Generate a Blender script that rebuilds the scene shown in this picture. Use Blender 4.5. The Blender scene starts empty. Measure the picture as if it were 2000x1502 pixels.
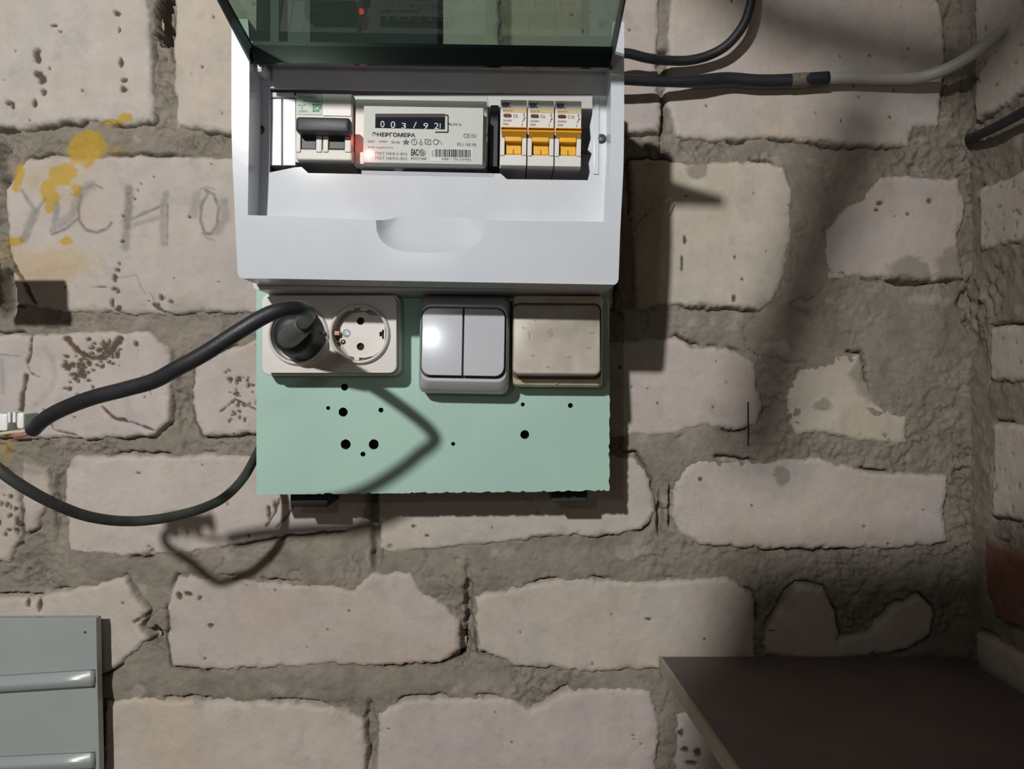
import bpy, bmesh, math, random
import numpy as np
from mathutils import Vector, geometry
random.seed(7)
C = bpy.context.scene.collection

# ------------------------------------------------------------------ camera, light, exposure
D = 0.654                     # camera to brick face (m)
F = 1480.0                    # focal length in pixels of the 2000x1502 frame
cam_d = bpy.data.cameras.new('camera'); cam = bpy.data.objects.new('camera', cam_d); C.objects.link(cam)
cam.location = (0, -D, 0); cam.rotation_euler = (math.pi/2, 0, 0)
cam_d.sensor_width = 36; cam_d.lens = F/2000*36; cam_d.clip_start = 0.01; cam_d.clip_end = 50
bpy.context.scene.camera = cam
sc = bpy.context.scene
sc.view_settings.view_transform = 'Standard'; sc.view_settings.look = 'None'
sc.view_settings.gamma = 1; sc.view_settings.use_curve_mapping = False
sc.view_settings.exposure = 0.0

world = bpy.data.worlds.new('world'); sc.world = world; world.use_nodes = True
bg = world.node_tree.nodes['Background']
bg.inputs[0].default_value = (1.0, 0.80, 0.62, 1); bg.inputs[1].default_value = 0.085

LAMP = Vector((-0.50, -1.50, 0.62))
ld = bpy.data.lights.new('bulb', 'SPOT'); lo = bpy.data.objects.new('bulb', ld); C.objects.link(lo)
lo.location = LAMP
aim = Vector((-0.20, 0, 0.03)); lo.rotation_euler = (aim - LAMP).to_track_quat('-Z', 'Y').to_euler()
ld.energy = 84; ld.color = (1.0, 0.97, 0.935); ld.shadow_soft_size = 0.026
ld.spot_size = math.radians(54); ld.spot_blend = 0.8
# weak light added beside the lens to make the glint on the white switch
td = bpy.data.lights.new('glint_light', 'POINT'); to = bpy.data.objects.new('glint_light', td); C.objects.link(to)
to.location = (-0.121, -0.654, 0.079); td.energy = 0.45; td.color = (0.85, 0.93, 1.0); td.shadow_soft_size = 0.008

# ------------------------------------------------------------------ helpers
def S(d): return (D - d) / F
def P(px, py, d): s = S(d); return Vector(((px-1000)*s, -d, (751-py)*s))

def empty(name, loc, label=None, cat=None, group=None):
    o = bpy.data.objects.new(name, None); C.objects.link(o); o.location = loc; o.empty_display_size = 0.01
    if label: o['label'] = label
    if cat: o['category'] = cat
    if group: o['group'] = group
    return o
def tag(o, label=None, cat=None, group=None, kind=None):
    if label: o['label'] = label
    if cat: o['category'] = cat
    if group: o['group'] = group
    if kind: o['kind'] = kind
    return o
def wl(o):
    v = Vector(o.location)
    while o.parent: o = o.parent; v += o.location
    return v
def link(name, verts, faces, m, parent=None, smooth=False, origin=None, bevel=0, sub=0):
    off = wl(parent) if parent else Vector((0, 0, 0))
    vs = [Vector(v) for v in verts]
    if origin is None:
        lo_ = Vector([min(v[i] for v in vs) for i in range(3)]); hi = Vector([max(v[i] for v in vs) for i in range(3)])
        origin = (lo_+hi)/2
    me = bpy.data.meshes.new(name); me.from_pydata([v-origin for v in vs], [], faces)
    bm = bmesh.new(); bm.from_mesh(me); bmesh.ops.recalc_face_normals(bm, faces=bm.faces); bm.to_mesh(me); bm.free()
    if smooth: me.polygons.foreach_set('use_smooth', [True]*len(me.polygons))
    me.materials.append(m)
    o = bpy.data.objects.new(name, me); C.objects.link(o); o.location = origin - off
    if parent: o.parent = parent
    if bevel:
        b = o.modifiers.new('b', 'BEVEL'); b.width = bevel; b.segments = 2; b.limit_method = 'ANGLE'; b.angle_limit = 0.6
        for p in me.polygons: p.use_smooth = True
        b.harden_normals = True
    return o

def rot2(pts, cx, cy, a):
    c, s = math.cos(a), math.sin(a)
    return [(cx+(x-cx)*c-(y-cy)*s, cy+(x-cx)*s+(y-cy)*c) for x, y in pts]
def rrp(x0, y0, x1, y1, r=0, n=4, rot=0):
    """rounded rectangle in pixels, clockwise in the picture; rot degrees clockwise"""
    if r <= 0: pts = [(x0, y0), (x1, y0), (x1, y1), (x0, y1)]
    else:
        pts = []
        for cx, cy, a0 in ((x0+r, y0+r, 180), (x1-r, y0+r, 270), (x1-r, y1-r, 0), (x0+r, y1-r, 90)):
            for i in range(n+1):
                a = math.radians(a0+90*i/n); pts.append((cx+r*math.cos(a), cy+r*math.sin(a)))
    return rot2(pts, (x0+x1)/2, (y0+y1)/2, math.radians(rot)) if rot else pts
def circ(cx, cy, r, n=24, ry=None): 
    ry = ry or r
    return [(cx+r*math.cos(2*math.pi*i/n), cy+ry*math.sin(2*math.pi*i/n)) for i in range(n)]
def lift(pts, d, ref=None):
    """pixel outline -> world at depth d, sized as it shows at depth ref"""
    ref = d if ref is None else ref; s = S(ref)
    return [Vector(((x-1000)*s, -d, (751-y)*s)) for x, y in pts]
def loft(name, loops, m, parent=None, cap0=True, cap1=True, **k):
    n = len(loops[0]); v = [p for l in loops for p in l]; f = []
    for i in range(len(loops)-1):
        for j in range(n):
            a, b = i*n+j, i*n+(j+1) % n; f.append((a, b, b+n, a+n))
    if cap0: f.append(tuple(range(n))[::-1])
    if cap1: f.append(tuple((len(loops)-1)*n+j for j in range(n)))
    return link(name, v, f, m, parent, **k)
def slab(name, pts, d0, d1, m, parent=None, ch=0.0, **k):
    """prism from depth d0 (back) to d1 (front); pts are its pixels at the front; ch = chamfer m"""
    if ch:
        cx = sum(p[0] for p in pts)/len(pts); cy = sum(p[1] for p in pts)/len(pts)
        w = max(abs(p[0]-cx) for p in pts); h = max(abs(p[1]-cy) for p in pts); cp = ch/S(d1)
        ins = [(cx+(x-cx)*(1-cp/w), cy+(y-cy)*(1-cp/h)) for x, y in pts]
        mid = [(cx+(x-cx)*(1-.3*cp/w), cy+(y-cy)*(1-.3*cp/h)) for x, y in pts]
        return loft(name, [lift(pts, d0, d1), lift(pts, d1-ch, d1), lift(mid, d1-ch*.3, d1), lift(ins, d1, d1)], m, parent, **k)
    return loft(name, [lift(pts, d0, d1), lift(pts, d1, d1)], m, parent, **k)
def plate(name, outer, holes, d0, d1, m, parent=None, dfn=None, ref=None, side=None, **k):
    """plate with holes; outlines in pixels at the front"""
    loops = [outer]+holes
    def fr(p):
        d = dfn(p[1]) if dfn else d1
        s = S(ref if ref else d); return Vector(((p[0]-1000)*s, -d, (751-p[1])*s))
    F3 = [[fr(p) for p in l] for l in loops]
    tri = geometry.tessellate_polygon([[Vector((p[0], p[1], 0)) for p in l] for l in loops])
    fv = [v for l in F3 for v in l]; n = len(fv); bv = [Vector((v.x, -d0, v.z)) for v in fv]
    f = [tuple(t) for t in tri]; nf = len(f)
    f += [tuple(i+n for i in t[::-1]) for t in tri]
    o = 0
    for l in F3:
        L = len(l)
        for j in range(L):
            a, b = o+j, o+(j+1) % L; f.append((a, b, b+n, a+n))
        o += L
    ob = link(name, fv+bv, f, m, parent, **k)
    if side:
        ob.data.materials.append(side)
        for i, p in enumerate(ob.data.polygons):
            if abs(p.normal.y) < .5 or p.center.y + ob.location.y + (wl(parent).y if parent else 0) > -(d0+1e-5): p.material_index = 1
    return ob
def lathe(name, px, py, prof, m, parent=None, n=28, ref=None, caps=(True, True), **k):
    """profile [(radius m, depth m)] spun about the depth axis through the pixel at depth ref"""
    c = P(px, py, ref if ref else prof[-1][1])
    loops = [[Vector((c.x+r*math.cos(2*math.pi*i/n), -d, c.z+r*math.sin(2*math.pi*i/n))) for i in range(n)] for r, d in prof]
    return loft(name, loops, m, parent, *caps, **k)
def spline(pts, per=10):
    pts = [Vector(p) for p in pts]; q = [2*pts[0]-pts[1]]+pts+[2*pts[-1]-pts[-2]]; out = []
    for i in range(1, len(q)-2):
        a, b, c, e = q[i-1:i+3]
        for j in range(per):
            t = j/per
            out.append(.5*((2*b)+(c-a)*t+(2*a-5*b+4*c-e)*t*t+(3*b-a-3*c+e)*t**3))
    out.append(pts[-1]); return out
def tube(name, pts, r, m, parent=None, n=14, per=10, rfn=None, **k):
    q = spline(pts, per); loops = []; up = Vector((0, 0, 1)); prev = None
    for i, p in enumerate(q):
        t = (q[min(i+1, len(q)-1)]-q[max(i-1, 0)]).normalized()
        if prev is None:
            a = t.cross(up); a = t.cross(Vector((1, 0, 0))) if a.length < .1 else a
        else: a = prev - t*prev.dot(t)
        a.normalize(); prev = a; b = t.cross(a)
        rr = r*(rfn(i/(len(q)-1)) if rfn else 1)
        loops.append([p+rr*(a*math.cos(2*math.pi*j/n)+b*math.sin(2*math.pi*j/n)) for j in range(n)])
    return loft(name, loops, m, parent, smooth=True, **k)

def text_geo(items, d):
    """items: (string, x0,y0,x1,y1 [,rot]) fitted into its pixel box at depth d -> verts, faces"""
    V, Fc = [], []
    for it in items:
        s, x0, y0, x1, y1 = it[:5]; rot = it[5] if len(it) > 5 else 1.2
        cu = bpy.data.curves.new('t', 'FONT'); cu.body = s; cu.resolution_u = 3
        if len(it) > 6: cu.offset = it[6]
        ob = bpy.data.objects.new('t', cu); C.objects.link(ob)
        dg = bpy.context.evaluated_depsgraph_get(); dg.update()
        me = bpy.data.meshes.new_from_object(ob.evaluated_get(dg))
        if len(me.vertices):
            vs = [v.co.copy() for v in me.vertices]
            ax, bx = min(v.x for v in vs), max(v.x for v in vs); ay, by = min(v.y for v in vs), max(v.y for v in vs)
            pts = [(x0+(v.x-ax)/(bx-ax+1e-9)*(x1-x0), y1-(v.y-ay)/(by-ay+1e-9)*(y1-y0)) for v in vs]
            pts = rot2(pts, (x0+x1)/2, (y0+y1)/2, math.radians(rot)); b = len(V)
            V += lift(pts, d); Fc += [tuple(i+b for i in p.vertices) for p in me.polygons]
        bpy.data.objects.remove(ob); bpy.data.curves.remove(cu); bpy.data.meshes.remove(me)
    return V, Fc
def text(name, items, d, m, parent):
    V, Fc = text_geo(items, d); n = len(V)
    o = link(name, V, Fc, m, parent)
    if len(items) > 1 and name == 'printed_text': o['kind'] = 'stuff'
    return o
def quads(name, rects, d, m, parent, rot=1.2):
    V, Fc = [], []
    for x0, y0, x1, y1 in rects:
        b = len(V); V += lift(rrp(x0, y0, x1, y1, rot=0), d); Fc.append((b, b+1, b+2, b+3))
    return link(name, V, Fc, m, parent)
def strokes(name, lines, w, d, m, parent):
    V, Fc = [], []
    for ln in lines:
        for (xa, ya), (xb, yb) in zip(ln[:-1], ln[1:]):
            L = math.hypot(xb-xa, yb-ya) or 1; nx, ny = -(yb-ya)/L*w/2, (xb-xa)/L*w/2; b = len(V)
            V += lift([(xa+nx, ya+ny), (xb+nx, yb+ny), (xb-nx, yb-ny), (xa-nx, ya-ny)], d); Fc.append((b, b+1, b+2, b+3))
    return link(name, V, Fc, m, parent)

# ------------------------------------------------------------------ materials
def srgb(r, g, b): 
    f = lambda c: (c/255/12.92) if c/255 <= .04045 else ((c/255+.055)/1.055)**2.4
    return (f(r), f(g), f(b), 1)
def mat(name, col, rough=.5, var=0.0, vscale=60, bump=0.0, bscale=300, spec=.5, metal=0, emit=None, estr=0, col2=None, coat=0):
    m = bpy.data.materials.new(name); m.use_nodes = True; nt = m.node_tree; b = nt.nodes['Principled BSDF']
    b.inputs['Roughness'].default_value = rough; b.inputs['Metallic'].default_value = metal
    b.inputs['Specular IOR Level'].default_value = spec; b.inputs['Coat Weight'].default_value = coat
    tc = nt.nodes.new('ShaderNodeTexCoord'); nz = nt.nodes.new('ShaderNodeTexNoise'); nz.inputs['Scale'].default_value = vscale
    nz.inputs['Detail'].default_value = 6; nt.links.new(tc.outputs['Object'], nz.inputs['Vector'])
    rp = nt.nodes.new('ShaderNodeValToRGB'); c2 = col2 or tuple(c*(1-var) for c in col[:3])+(1,)
    rp.color_ramp.elements[0].position = .35; rp.color_ramp.elements[1].position = .65
    rp.color_ramp.elements[0].color = c2; rp.color_ramp.elements[1].color = col
    nt.links.new(nz.outputs['Fac'], rp.inputs['Fac']); nt.links.new(rp.outputs['Color'], b.inputs['Base Color'])
    if bump:
        n2 = nt.nodes.new('ShaderNodeTexNoise'); n2.inputs['Scale'].default_value = bscale; n2.inputs['Detail'].default_value = 5
        nt.links.new(tc.outputs['Object'], n2.inputs['Vector'])
        bp = nt.nodes.new('ShaderNodeBump'); bp.inputs['Strength'].default_value = bump; bp.inputs['Distance'].default_value = .001
        nt.links.new(n2.outputs['Fac'], bp.inputs['Height']); nt.links.new(bp.outputs['Normal'], b.inputs['Normal'])
    if emit: b.inputs['Emission Color'].default_value = emit; b.inputs['Emission Strength'].default_value = estr
    return m
def wall_mat(name, var, bump):
    m = bpy.data.materials.new(name); m.use_nodes = True; nt = m.node_tree; b = nt.nodes['Principled BSDF']
    b.inputs['Roughness'].default_value = .95; b.inputs['Specular IOR Level'].default_value = .15
    at = nt.nodes.new('ShaderNodeAttribute'); at.attribute_name = 'tint'
    tc = nt.nodes.new('ShaderNodeTexCoord')
    a = nt.nodes.new('ShaderNodeTexNoise'); a.inputs['Scale'].default_value = 45; a.inputs['Detail'].default_value = 8; a.inputs['Roughness'].default_value = .65
    mr = nt.nodes.new('ShaderNodeMapRange'); mr.inputs[1].default_value = .3; mr.inputs[2].default_value = .7
    mr.inputs[3].default_value = 1-var; mr.inputs[4].default_value = 1+var*.5
    mx = nt.nodes.new('ShaderNodeVectorMath'); mx.operation = 'MULTIPLY'
    nt.links.new(tc.outputs['Object'], a.inputs['Vector']); nt.links.new(a.outputs['Fac'], mr.inputs[0])
    nt.links.new(at.outputs['Color'], mx.inputs[0]); nt.links.new(mr.outputs[0], mx.inputs[1]); nt.links.new(mx.outputs[0], b.inputs['Base Color'])
    n2 = nt.nodes.new('ShaderNodeTexNoise'); n2.inputs['Scale'].default_value = 260; n2.inputs['Detail'].default_value = 8; n2.inputs['Roughness'].default_value = .7
    bp = nt.nodes.new('ShaderNodeBump'); bp.inputs['Strength'].default_value = bump; bp.inputs['Distance'].default_value = .0015
    nt.links.new(tc.outputs['Object'], n2.inputs['Vector']); nt.links.new(n2.outputs['Fac'], bp.inputs['Height']); nt.links.new(bp.outputs['Normal'], b.inputs['Normal'])
    return m
def clear_mat(name, tcol, gl_rough=.03, ior=1.5):
    m = bpy.data.materials.new(name); m.use_nodes = True; nt = m.node_tree; nt.nodes.remove(nt.nodes['Principled BSDF'])
    out = nt.nodes['Material Output']; t = nt.nodes.new('ShaderNodeBsdfTransparent'); t.inputs[0].default_value = tcol
    g = nt.nodes.new('ShaderNodeBsdfGlossy'); g.inputs['Roughness'].default_value = gl_rough
    fr = nt.nodes.new('ShaderNodeFresnel'); fr.inputs[0].default_value = ior; mx = nt.nodes.new('ShaderNodeMixShader')
    ge = nt.nodes.new('ShaderNodeNewGeometry'); ma = nt.nodes.new('ShaderNodeMath'); ma.operation = 'SUBTRACT'; ma.inputs[0].default_value = 1
    mb_ = nt.nodes.new('ShaderNodeMath'); mb_.operation = 'MULTIPLY'; nt.links.new(ge.outputs['Backfacing'], ma.inputs[1])
    nt.links.new(ma.outputs[0], mb_.inputs[0]); nt.links.new(fr.outputs[0], mb_.inputs[1]); nt.links.new(mb_.outputs[0], mx.inputs[0]); nt.links.new(t.outputs[0], mx.inputs[1]); nt.links.new(g.outputs[0], mx.inputs[2])
    nt.links.new(mx.outputs[0], out.inputs[0]); return m

M_BRICK = wall_mat('silicate_brick', .10, .42)
M_MORT = wall_mat('mortar', .24, .95)
M_WHITE = mat('white_plastic', (.60, .645, .70, 1), .24, .04, 25, spec=.5)
M_WHITE_IN = mat('inner_white_plastic', (.62, .655, .70, 1), .08, .06, 30, spec=.3)
M_BODY = mat('body_plastic', (.52, .53, .53, 1), .4)
M_GREYW = mat('breaker_grey_white', (.58, .57, .52, 1), .45, .05, 90)
M_IVORY = mat('breaker_white', (.66, .65, .62, 1), .42, .04, 90)
M_BLACK = mat('black_plastic', (.018, .021, .028, 1), .48, .2, 60)
M_RUBBER = mat('black_rubber', (.020, .022, .027, 1), .48, .35, 70, .15, 500)
M_DUSTRUB = mat('dusty_rubber', (.055, .060, .055, 1), .6, .45, 55, .25, 400)
M_NECK = mat('grey_rubber_neck', (.085, .092, .080, 1), .5, .3, 120, .2, 500)
M_YEL = mat('yellow_lever', (.80, .42, .02, 1), .35, .08, 80)
M_SMOKE = clear_mat('smoked_lid', (.51, .61, .55, 1), .03, 1.35)
M_SMOKE_D = clear_mat('smoked_rim', (.16, .18, .18, 1), .06)
M_CLEAR = clear_mat('clear_cover', (.95, .96, .95, 1), .04)
M_LABEL = mat('label_paper', (.56, .57, .56, 1), .5)
M_INK = mat('ink_dark', (.04, .04, .045, 1), .8, spec=.1)
M_INKG = mat('ink_grey', (.17, .17, .17, 1), .6)
M_GREEN = mat('ink_green', (.06, .33, .17, 1), .6)
M_PALEG = mat('pale_green_label', (.50, .60, .50, 1), .55)
M_YBAND = mat('yellow_band', (.60, .48, .16, 1), .5)
M_RED = mat('dark_red_window', (.10, .018, .012, 1), .3)
M_LED = mat('led', (1, .1, .05, 1), .3, emit=(1, .35, .25, 1), estr=9)
M_DIGIT = mat('white_ink', (.62, .64, .68, 1), .5)
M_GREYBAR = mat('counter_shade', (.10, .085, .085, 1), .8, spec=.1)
M_MINT = mat('mint_paint', (.36, .56, .475, 1), .55, .07, 12, .05, 200, col2=(.34, .515, .465, 1))
M_CHIP = mat('chipboard_edge', (.055, .042, .032, 1), .9, .5, 200, .5, 600)
M_BATTEN = mat('dark_batten', (.012, .018, .018, 1), .7, .5, 150, .4, 300)
M_SOCK = mat('socket_white', (.66, .64, .605, 1), .35, .04, 60)
M_SOCKIN = mat('socket_insert', (.68, .66, .62, 1), .35)
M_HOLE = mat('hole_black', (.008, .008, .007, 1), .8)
M_BRASS = mat('worn_brass', (.25, .15, .11, 1), .35, metal=.8)
M_BLUE = mat('ink_blue', (.10, .17, .32, 1), .6)
M_SW = mat('switch_white', (.50, .52, .56, 1), .13, .03, 40, spec=.6)
M_SWF = mat('switch_frame_white', (.50, .50, .53, 1), .3, .04, 50)
M_SWGAP = mat('switch_gap', (.035, .035, .038, 1), .6)
M_OLD = mat('yellowed_plastic', (.70, .64, .49, 1), .45, .1, 50, col2=(.56, .47, .32, 1))
M_OLDR = mat('grimy_rocker', (.50, .465, .41, 1), .42, .1, 46, .1, 160, col2=(.36, .325, .265, 1))
M_OLDG = mat('grime', (.12, .08, .045, 1), .8)
M_SIDING = mat('grey_siding', (.33, .37, .37, 1), .3, .06, 20)
M_WCABLE = mat('white_cable', (.42, .42, .39, 1), .5, .1, 50)
M_TAPE = mat('tape', (.17, .14, .115, 1), .7, .3, 150, .3, 400)
M_CERAMIC = mat('white_terminal', (.72, .73, .72, 1), .35)
M_WIRE = mat('cream_wire', (.50, .42, .30, 1), .5)
M_SHELF = mat('dark_tabletop', (.13, .105, .10, 1), .6, .2, 20)
M_SHEDGE = mat('shelf_edge', (.34, .32, .25, 1), .6, .15, 40)
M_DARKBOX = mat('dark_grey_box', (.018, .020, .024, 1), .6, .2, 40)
M_WOOD = mat('plank_wood', (.20, .13, .08, 1), .8, .3, 30, .3, 120)
M_WEB = mat('cobweb_thread', (.22, .18, .13, 1), .9)
M_WELL = mat('socket_well', (.40, .36, .31, 1), .4)

# ------------------------------------------------------------------ brick walls (height fields)
def vn(x, y, seed):
    ix, iy = np.floor(x), np.floor(y); fx, fy = x-ix, y-iy
    fx = fx*fx*(3-2*fx); fy = fy*fy*(3-2*fy)
    def h(a, b):
        a = a.astype(np.int64) & 0xffffffff; b = b.astype(np.int64) & 0xffffffff
        n = (a*374761393 + b*668265263 + seed*1442695041) & 0xffffffff
        n = ((n ^ (n >> 13))*1274126177) & 0xffffffff
        n = (n ^ (n >> 16)) & 0xffff
        return n/65535.0
    return (h(ix, iy)*(1-fx)+h(ix+1, iy)*fx)*(1-fy)+(h(ix, iy+1)*(1-fx)+h(ix+1, iy+1)*fx)*fy
def fbm(x, y, sc_, seed, o=4, g=.5):
    t = 0; a = 1; s = 0
    for i in range(o): t = t+a*vn(x/sc_*2**i, y/sc_*2**i, seed+i*17); s += a; a *= g
    return t/s*2-1                                    # about -1..1
def sdf(X, Y, poly):
    d = np.full(X.shape, 1e9); ins = np.zeros(X.shape, bool); n = len(poly)
    for i in range(n):
        ax, ay = poly[i]; bx, by = poly[(i+1) % n]; ex, ey = bx-ax, by-ay
        t = np.clip(((X-ax)*ex+(Y-ay)*ey)/(ex*ex+ey*ey+1e-9), 0, 1)
        d = np.minimum(d, (X-ax-t*ex)**2+(Y-ay-t*ey)**2)
        c = ((ay > Y) != (by > Y)) & (X < (bx-ax)*(Y-ay)/(by-ay+1e-12)+ax); ins ^= c
    d = np.sqrt(d); return np.where(ins, d, -d)
def sst(a, b, x): t = np.clip((x-a)/(b-a), 0, 1); return t*t*(3-2*t)
def blob(X, Y, cx, cy, rx, ry, seed, rough=.5, soft=.25):
    q = np.sqrt(((X-cx)/rx)**2+((Y-cy)/ry)**2)+1.35*rough*fbm(X, Y, max(rx, ry)*.9, seed, 5, .62)
    return 1-sst(1-soft, 1+soft, q)
def stroke(X, Y, pts, w, seed, rough=.4, soft=.5):
    d = np.full(X.shape, 1e9)
    for (ax, ay), (bx, by) in zip(pts[:-1], pts[1:]):
        ex, ey = bx-ax, by-ay; t = np.clip(((X-ax)*ex+(Y-ay)*ey)/(ex*ex+ey*ey+1e-9), 0, 1)
        d = np.minimum(d, np.hypot(X-ax-t*ex, Y-ay-t*ey))
    return 1-sst(1-soft, 1+soft, d/(w/2)+rough*fbm(X, Y, 11, seed, 3))

BRICKS = [
 [(-250,-45),(285,-45),(292,60),(299,130),(296,232),(255,240),(120,234),(60,248),(-250,245)],
 [(342,-45),(640,-45),(640,250),(450,258),(346,250),(340,100)],
 [(665,-45),(975,-45),(975,250),(665,250)],
 [(1000,-45),(1283,-45),(1288,60),(1278,110),(1290,200),(1285,255),(1000,262)],
 [(1314,-45),(1800,-45),(1835,10),(1845,60),(1843,150),(1838,245),(1785,250),(1778,283),(1640,278),(1540,268),(1400,272),(1325,266),(1299,190),(1306,110)],
 [(10,370),(32,335),(58,308),(250,304),(440,308),(620,312),(620,600),(500,610),(300,612),(110,606),(32,590),(20,480)],
 [(650,315),(1195,315),(1195,598),(650,600)],
 [(1232,312),(1300,314),(1345,322),(1480,312),(1530,325),(1545,370),(1550,440),(1535,530),(1510,590),(1480,602),(1350,596),(1242,600),(1234,450)],
 [(1690,375),(1722,343),(1770,343),(1870,350),(1886,400),(1872,470),(1882,545),(1800,546),(1700,540),(1640,546),(1612,546),(1608,490),(1618,450),(1650,412),(1692,388)],
 [(-250,655),(110,655),(200,648),(290,652),(328,680),(332,760),(328,820),(300,850),(200,855),(-250,850)],
 [(412,695),(500,660),(610,660),(610,845),(400,850),(380,820),(373,760),(385,718)],
 [(635,665),(975,665),(975,848),(635,848)],
 [(1000,668),(1250,666),(1325,660),(1352,675),(1400,677),(1440,690),(1478,708),(1480,760),(1490,790),(1480,828),(1440,838),(1370,832),(1320,845),(1230,853),(1000,855)],
 [(1540,765),(1565,722),(1588,715),(1600,692),(1680,690),(1685,745),(1722,795),(1775,818),(1773,864),(1700,864),(1612,845),(1552,850),(1538,800)],
 [(128,930),(140,893),(450,890),(715,888),(717,985),(700,1028),(640,1036),(560,1045),(430,1070),(330,1085),(230,1085),(135,1078)],
 [(742,888),(742,1068),(770,1080),(880,1068),(960,1060),(1100,1047),(1200,1045),(1255,1033),(1280,1000),(1268,940),(1240,888)],
 [(1345,905),(1372,895),(1480,903),(1600,898),(1700,925),(1790,925),(1852,930),(1845,1000),(1850,1062),(1750,1070),(1500,1070),(1370,1065),(1328,1040),(1312,1000),(1320,950)],
 [(-250,905),(-10,915),(33,945),(35,1050),(15,1095),(-250,1095)],
 [(46,903),(92,915),(98,965),(72,1030),(48,1040),(42,980)],
 [(-250,1160),(70,1168),(150,1148),(240,1130),(262,1170),(286,1195),(272,1222),(286,1250),(240,1290),(205,1316),(-250,1320)],
 [(345,1125),(440,1130),(620,1145),(690,1152),(722,1120),(800,1120),(820,1155),(870,1185),(897,1215),(895,1270),(860,1292),(780,1297),(600,1300),(430,1308),(340,1300),(328,1250),(330,1180)],
 [(928,1170),(1000,1148),(1100,1133),(1200,1135),(1300,1137),(1420,1130),(1470,1160),(1478,1200),(1475,1290),(1400,1305),(1150,1310),(1000,1300),(935,1270)],
 [(1530,1180),(1560,1140),(1610,1150),(1630,1200),(1640,1250),(1700,1240),(1740,1190),(1800,1165),(1825,1190),(1820,1240),(1770,1270),(1600,1290),(1495,1280),(1500,1230)],
 [(205,1375),(260,1366),(420,1370),(560,1372),(660,1385),(690,1402),(711,1412),(711,1560),(200,1560)],
 [(740,1395),(790,1372),(860,1365),(1000,1365),(1035,1388),(1065,1375),(1100,1350),(1200,1345),(1270,1350),(1286,1400),(1283,1560),(736,1560)],
 [(1322,1400),(1420,1380),(1860,1365),(1860,1560),(1322,1560)],
 [(-250,1378),(172,1372),(172,1560),(-250,1560)],
 [(-250,-270),(180,-270),(180,-75),(-250,-75)],[(205,-270),(740,-270),(740,-75),(205,-75)],
 [(765,-270),(1300,-270),(1300,-75),(765,-75)],[(1325,-270),(1850,-270),(1850,-75),(1325,-75)],
 [(-250,-430),(300,-430),(300,-295),(-250,-295)],[(325,-430),(880,-430),(880,-295),(325,-295)],[(905,-430),(1460,-430),(1460,-295),(905,-295)],[(1485,-430),(1870,-430),(1870,-295),(1485,-295)],
 [(-250,1590),(420,1590),(420,1775),(-250,1775)],[(450,1590),(1000,1590),(1000,1775),(450,1775)],[(1030,1590),(1600,1590),(1600,1775),(1030,1775)],
]
PITS = [ # x, y, rx, ry
 (73,110,7,12),(76,145,8,6),(84,155,7,9),(86,180,5,6),(68,202,4,7),(17,202,6,5),(25,208,4,7),(229,26,6,5),(234,58,2,6),(236,122,4,8),(243,157,6,4),(241,175,7,5),(106,51,5,2),(119,62,4,2),(30,100,2,2),(161,177,2,3),
 (395,130,2,2),(417,33,2,3),(375,145,1.5,1.5),(240,472,4,3),(234,515,2,3),(231,528,5,4),(225,543,4,6),(223,565,6,4),(230,569,4,5),(220,592,4,7),(231,604,6,6),(200,560,10,2),(315,582,5,5),(307,595,5,3),(335,590,5,3),(340,544,2,2),
 (266,672,5,5),(238,820,8,3),(412,1223,5,4),(350,1165,6,6),(368,1160,9,4),(390,1168,4,4),(55,1176,4,9),(77,1182,4,13),(760,1068,5,4),(808,1028,4,3),(835,1046,5,2),(270,924,4,2),
 (290,1067,3,3),(295,1076,5,4),(1433,583,3,7),(1338,470,3,9),(1332,515,3,13),(1435,503,2,4),(1718,397,5,4),(1712,411,4,3),(1815,394,5,5),(1773,419,3,4),(1368,937,4,4),(1265,759,2,2),(1508,1232,6,2),
 (1330,1432,6,6),(1337,1465,7,6),(1363,1470,6,7),(1350,1490,10,5),(1268,1209,6,3),(1945,400,4,3),(525,1000,3,14),(537,985,3,9),(1540,817,7,7),(1545,848,8,4),(20,990,3,8),(32,1020,3,9),(18,1035,6,3),(1000,1450,2,2),(640,1230,2,2),
]
random.seed(3)
for _ in range(170):
    PITS.append((random.uniform(-100, 1880), random.uniform(-40, 1500), random.uniform(1.2, 3), random.uniform(1.2, 3.2)))
for _ in range(45): PITS.append((random.gauss(465, 14), random.gauss(775, 32), random.uniform(1.5, 4), random.uniform(1.5, 4)))
for _ in range(60): PITS.append((random.gauss(160, 16), random.gauss(722, 20), random.uniform(2, 6), random.uniform(2, 5)))
for _ in range(40): PITS.append((random.gauss(212, 16), random.gauss(685, 14), random.uniform(2, 6), random.uniform(2, 5)))
for _ in range(14): PITS.append((random.gauss(25, 10), random.gauss(1000, 30), random.uniform(2, 4), random.uniform(3, 7)))
CRE = [([(62,655),(60,690),(53,710)],5),([(50,735),(45,770),(41,800)],9),([(22,515),(42,545),(60,580),(68,592)],9),([(130,662),(150,685),(175,698),(205,700),(235,662)],11),
       ([(200,795),(225,818),(262,826),(300,840)],4),([(546,975),(538,1000),(520,1028)],4),([(575,985),(560,1010),(540,1030)],3),([(262,1215),(280,1205),(300,1195),(320,1170)],6),
       ([(0,495),(10,470)],4),([(430,805),(460,780),(500,800)],3),([(300,595),(325,612),(345,618)],5),([(85,800),(105,840),(150,850)],3),([(280,735),(295,770)],2)]
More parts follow.
